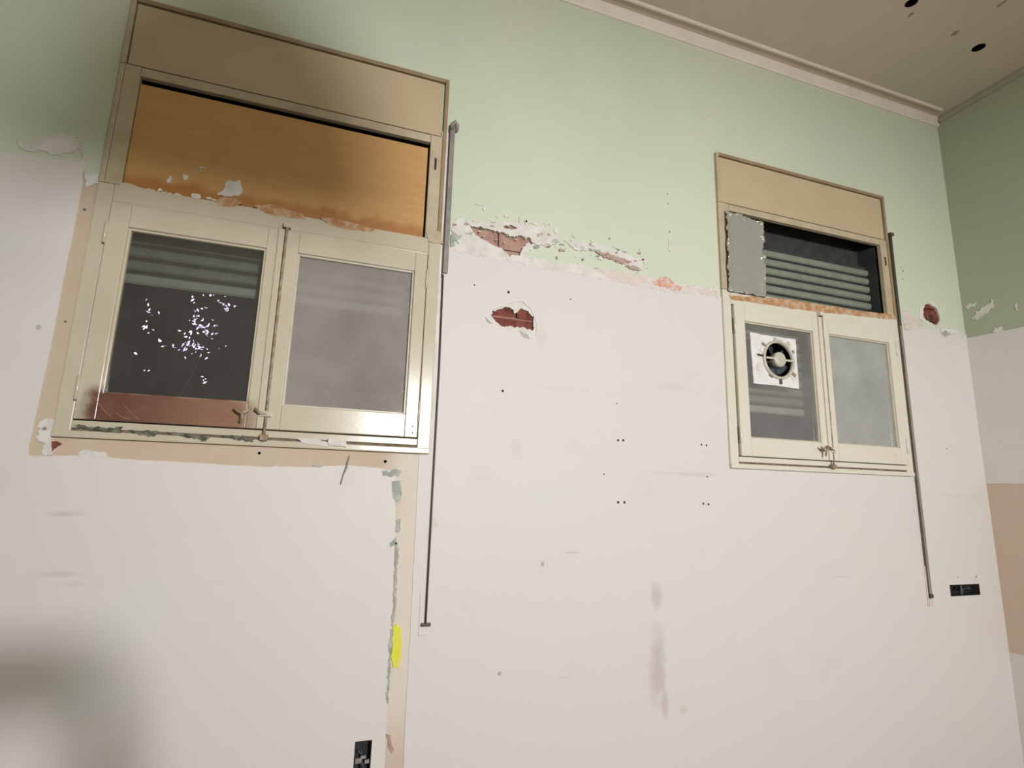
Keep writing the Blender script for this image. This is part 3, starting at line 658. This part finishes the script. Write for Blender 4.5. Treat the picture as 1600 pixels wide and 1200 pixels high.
boxes('cover_plate', [(rx-.022, rx-.0195, -.0055, -.003, 1.150, 1.265), (rx-.0195, rx+.004, -.0055, -.003, 1.150, 1.1525)], M['pinkfill'], rd, 0)
tag(rd, 'grey metal bar and thin dark rod running down beside the left window', 'shutter rod')
rx = 2.288
rd2 = empty('shutter_rod', (rx, -.008, 1.17))
tube('thin_rod', [(rx, -.009, 2.700), (rx-.001, -.009, 2.50), (rx, -.009, 2.30), (rx, -.009, 2.28)], .0060, M['dark_metal'], rd2)
boxes('flat_bar', [(rx-.0065, rx+.0065, -.013, -.003, 1.195, 2.285)], M['brown_metal'], rd2, .002)
boxes('flat_bar_edge', [(rx-.0085, rx-.0065, -.013, -.003, 1.195, 2.285)], M['rod_edge'], rd2, .0006)
boxes('cap', [(rx-.010, rx+.014, -.018, -.003, 2.694, 2.708)], M['dark_metal'], rd2, .003)
boxes('foot', [(rx-.006, rx+.010, -.015, -.003, 1.180, 1.195)], M['dark_metal'], rd2, .002)
boxes('floor_clip', [(rx-.014, rx-.0085, -.008, -.003, 1.150, 1.30), (rx-.0085, rx+.012, -.010, -.003, 1.150, 1.178)], M['pinkfill'], rd2, .0015)
tag(rd2, 'brown-grey rod running down beside the right window to a small clip', 'shutter rod')

# ------------------------------------------------------------------ open socket boxes
def socket(label, x0, x1, z0, z1):
    s = empty('socket_box', ((x0+x1)/2, .0, z0)); t = .002; d = .027
    boxes('box', [(x0, x0+t, -.0045, d, z0, z1), (x1-t, x1, -.0045, d, z0, z1), (x0+t, x1-t, -.0045, d, z0, z0+t), (x0+t, x1-t, -.0045, d, z1-t, z1), (x0, x1, d, d+t, z0, z1)], M['box_black'], s, 0)
    rr = random.Random(int(x0*1000)); L = max(x1-x0, z1-z0); vert = (z1-z0) > (x1-x0)
    for k in range(4):
        P = []
        for j in range(6):
            u = rr.uniform(.12, .88)*L if j in (0, 5) else (.15+.7*j/5+rr.uniform(-.12, .12))*L; vv = rr.uniform(.2, .8)*min(x1-x0, z1-z0)
            y_ = d if j in (0,) else rr.uniform(.010, .022)
            P.append((x0+vv, y_, z0+u) if vert else (x0+u, y_, z0+vv))
        tube('wire', P, .0016, M['wire_grey'] if k < 2 else M['box_black'], s, 6)
    a, b2 = (x0+x1)/2, (z0+z1)/2
    if vert:
        for q, (u0, u1, w0, w1) in enumerate([(.004, .020, .114, .126), (.017, .031, .124, .131), (.028, .0405, .112, .121)]): boxes('mortar_lump', [(x0+u0, x0+u1, .004, .012, z0+w0, z0+w1)], M['mortar_grey'], s, .002)
    else: boxes('crossbar', [(a-.003, a+.003, .008, .014, z0+t, z1-t)], M['wire_grey'], s, .001)
    return tag(s, label, 'socket box', 'open socket boxes in the wall')
socket('open black socket box set upright low in the wall beside the peach strip', *SOCK['upright'])
socket('open black socket box set sideways in the wall near the right corner', *SOCK['flat'])

# ------------------------------------------------------------------ wire stub under window 1
P = [(*at(a, b2),) for a, b2 in [(546,712),(543,722),(541,731),(536,743),(532,757)]]
wz = tube('wire_stub', [(x, -.005-.001*i, z) for i, (x, z) in enumerate(P)], [.0012, .0022, .0030, .0018, .0012], M['brown_metal'])
rebase(wz, (P[-1][0], -.006, P[-1][1])); tag(wz, 'short thin dark wire hanging from the plaster strip under the left window', 'wire')

# ------------------------------------------------------------------ leaves outside window 1 set out as bright specks, lit by an added lamp
lb = empty('speck_leaves', (-1.0, 2.1, 0)); rr = random.Random(5)
bm = bmesh.new(); DY = 1.6
def leaf(px, py, s):
    x, z = at(px, py, DY); y = DY+rr.uniform(-.12, .12)
    R_ = Matrix.Rotation(rr.uniform(0, 6.3), 4, 'Y') @ Matrix.Rotation(rr.uniform(-.7, .7), 4, 'X') @ Matrix.Rotation(rr.uniform(-.7, .7), 4, 'Z')
    P = [(0, 0, -1), (.38, -.06, -.3), (.42, -.08, .25), (0, 0, 1), (-.42, -.08, .25), (-.38, -.06, -.3), (0, .05, 0)]
    vv = [bm.verts.new(Matrix.Translation((x, y, z)) @ R_ @ (Vector(p)*s)) for p in P]
    for i in range(6): bm.faces.new((vv[i], vv[(i+1) % 6], vv[6]))
for (px, py, sx, sy, n_) in [(312,508,15,9,16),(300,540,15,14,22),(332,512,10,8,6),(306,475,9,5,4),(352,474,8,7,6),(330,465,16,5,5),(218,457,5,3,2),(231,513,3,8,3),(247,531,5,3,2),(337,540,3,4,1),(350,538,3,4,1),(323,597,5,4,3),(283,551,6,4,3),(240,487,7,6,3),(212,500,8,8,2),(210,552,6,5,2),(222,575,3,3,1)]:
    for k in range(int(n_*2.2)): leaf(rr.gauss(px, sx*.6), rr.gauss(py, sy*.6), rr.uniform(.005, .013))
tag(bm_obj('leaves', bm, M['leaf'], lb), kind='stuff')
bm = bmesh.new()
add_tube(bm, [(-1.0, DY+.50, 1.6)]+[(x, DY+.28, z) for x, z in (at(255, 620, DY), at(285, 565, DY), at(308, 512, DY), at(330, 480, DY))], [.003, .0015, .0012, .001, .001], 5)
bm_obj('twig', bm, M['bark'], lb, True)
tube('trunk', [(-1.0, DY+.5, 0), (-1.02, DY+.5, .8), (-1.0, DY+.5, 1.62)], [.03, .022, .004], M['bark'], lb)
gr = boxes('floor_outside', [(-4, 5, .31, 5, -.06, 0)], M['bark'], None, 0); tag(gr, 'dark ground outside the windows', 'ground', kind='structure')
tag(lb, 'pale lit leaves set out as bright specks outside the left pane of the left window', 'branch')
gl = bpy.data.lights.new('leaf_spot_light', 'SPOT'); go = bpy.data.objects.new('leaf_spot_light', gl); COL.objects.link(go)  # unseen spot added to brighten the leaves
go.location = (-1.5, .75, 3.6); gl.color = (.88, .84, 1.0); gl.energy = 1100; gl.spot_size = math.radians(30); gl.shadow_soft_size = .04
go.rotation_euler = (Vector((-.68, DY, 2.15))-go.location).to_track_quat('-Z', 'Y').to_euler()

# ------------------------------------------------------------------ behind the viewpoint: work lamp on a stand
wk = empty('work_lamp', (LAMP.x, LAMP.y-.1, 0))
lx, ly, lz = LAMP
tube('pole', [(lx, ly-.10, .35), (lx, ly-.10, lz-.09)], .014, M['dark_metal'], wk)
for k in range(3):
    a = 2*math.pi*k/3+.4; tube('leg', [(lx, ly-.10, .55), (lx+.42*math.cos(a), ly-.10+.42*math.sin(a), .012)], .011, M['dark_metal'], wk)
boxes('housing', [(lx-.13, lx+.13, ly-.12, ly-.085, lz-.10, lz+.10)], M['yellow'], wk, .008)
boxes('bracket', [(lx-.15, lx-.135, ly-.12, ly-.09, lz-.11, lz+.01), (lx+.135, lx+.15, ly-.12, ly-.09, lz-.11, lz+.01), (lx-.15, lx+.15, ly-.115, ly-.095, lz-.122, lz-.11)], M['dark_metal'], wk, .002)
tag(wk, 'work lamp on a three-legged stand behind the viewpoint', 'lamp')

pd = (.295, -2.15, 2.37)  # unseen pendant added to cast the soft shadow over the left window
pn = empty('shadow_pendant', (pd[0], pd[1], ZC))
tube('cord', [(pd[0], pd[1], ZC), (pd[0], pd[1], pd[2]+.12)], .004, M['box_black'], pn)
V = []; F = []; n_ = 32; pr = [(.03, .13), (.055, .12), (.11, .08), (.155, .02), (.175, -.06), (.18, -.10), (.172, -.10), (.148, .015), (.105, .072), (.03, .115)]
for a, b2 in pr: V += [(pd[0]+1.08*a*math.cos(2*math.pi*k/n_), pd[1]+1.08*a*math.sin(2*math.pi*k/n_), pd[2]+(b2-.13)*1.35+.13) for k in range(n_)]
for j in range(len(pr)-1):
    for k in range(n_): F.append((j*n_+k, j*n_+(k+1) % n_, (j+1)*n_+(k+1) % n_, (j+1)*n_+k))
mesh('shade', V, F, M['tan'], pn, True)
tube('lamp_holder', [(pd[0], pd[1], pd[2]+.125), (pd[0], pd[1], pd[2]+.05)], [.018, .022], M['box_black'], pn, 14)
tag(pn, 'unlit pendant with a domed shade, added behind the viewpoint to cast shadow', 'lamp')
hb = empty('added_bulb', (FILL.x, FILL.y, ZC))  # unseen holder added to go with the fill light
tube('cord', [(FILL.x, FILL.y, ZC), (FILL.x, FILL.y, FILL.z+.14)], .004, M['box_black'], hb)
tube('lamp_holder', [(FILL.x, FILL.y, FILL.z+.15), (FILL.x, FILL.y, FILL.z+.07)], [.016, .020], M['box_black'], hb, 14)
tag(hb, 'bulb holder added on a cord behind the viewpoint for the fill light', 'lamp')

# ------------------------------------------------------------------ behind the viewpoint: the person whose shadow falls on the wall
def person():
    root = empty('person', (-.03, -2.02, 0))
    N = {'pelvis': ((-.03,-2.02,.95), .13), 'belly': ((-.03,-2.02,1.12), .125), 'chest': ((-.03,-2.01,1.32), .145), 'neck': ((-.03,-2.00,1.49), .055), 'chin': ((-.03,-1.97,1.56), .065), 'head': ((-.03,-1.98,1.65), .088), 'crown': ((-.03,-1.99,1.72), .07)}
    Eg = [('pelvis','belly'), ('belly','chest'), ('chest','neck'), ('neck','chin'), ('chin','head'), ('head','crown')]
    for s in (-1, 1):
        t = 'lr'[s > 0]
        N['sh'+t] = ((-.03+s*.17,-2.00,1.40), .062); N['el'+t] = ((-.03+s*.24,-1.84,1.22), .045); N['wr'+t] = ((s*.125,-1.67,1.44), .034); N['pa'+t] = ((s*.108+.012,-1.650,1.508), .038)
        N['hip'+t] = ((-.03+s*.09,-2.02,.88), .095); N['kn'+t] = ((-.03+s*.11,-2.00,.48), .062); N['an'+t] = ((-.03+s*.12,-2.03,.09), .042); N['toe'+t] = ((-.03+s*.13,-1.88,.04), .040)
        Eg += [('chest','sh'+t), ('sh'+t,'el'+t), ('el'+t,'wr'+t), ('wr'+t,'pa'+t), ('pelvis','hip'+t), ('hip'+t,'kn'+t), ('kn'+t,'an'+t), ('an'+t,'toe'+t)]
        for q in range(5):   # four fingers behind the phone, thumb in front of its rim
            b0 = Vector((-.005+s*.085, -1.648, 1.50)); z_ = 1.515+.013*q
            if q == 4: c1, c2 = (s*.098, -1.637, 1.545), (s*.088, -1.640, 1.575)
            else: c1, c2 = (s*.100, -1.645, z_), (s*.080, -1.646, z_+.004)
            N['f%d1%s' % (q, t)] = (c1, .0095); N['f%d2%s' % (q, t)] = (c2, .008); Eg += [('pa'+t, 'f%d1%s' % (q, t)), ('f%d1%s' % (q, t), 'f%d2%s' % (q, t))]
    K = list(N); off = Vector((-.03, -2.02, 0))
    me = bpy.data.meshes.new('body'); me.from_pydata([tuple(Vector(N[k][0])-off) for k in K], [(K.index(a), K.index(b2)) for a, b2 in Eg], [])
    o = bpy.data.objects.new('body', me); COL.objects.link(o); o.parent = root; me.materials.append(M['cloth'])
    md = o.modifiers.new('skin', 'SKIN')
    for i, k in enumerate(K): v = me.skin_vertices[0].data[i]; v.radius = (N[k][1], N[k][1]); v.use_root = (k == 'pelvis')
    sb = o.modifiers.new('smooth', 'SUBSURF'); sb.levels = 2; sb.render_levels = 2
    tag(root, 'person in dark clothes behind the viewpoint holding up a phone', 'person')
    ph = boxes('phone', [(-.078, .078, -1.632, -1.623, 1.515, 1.590)], M['box_black'], None, .003)
    rebase(ph, (0, -1.627, 1.515)); tag(ph, 'dark phone held up sideways at the viewpoint', 'phone')
person()
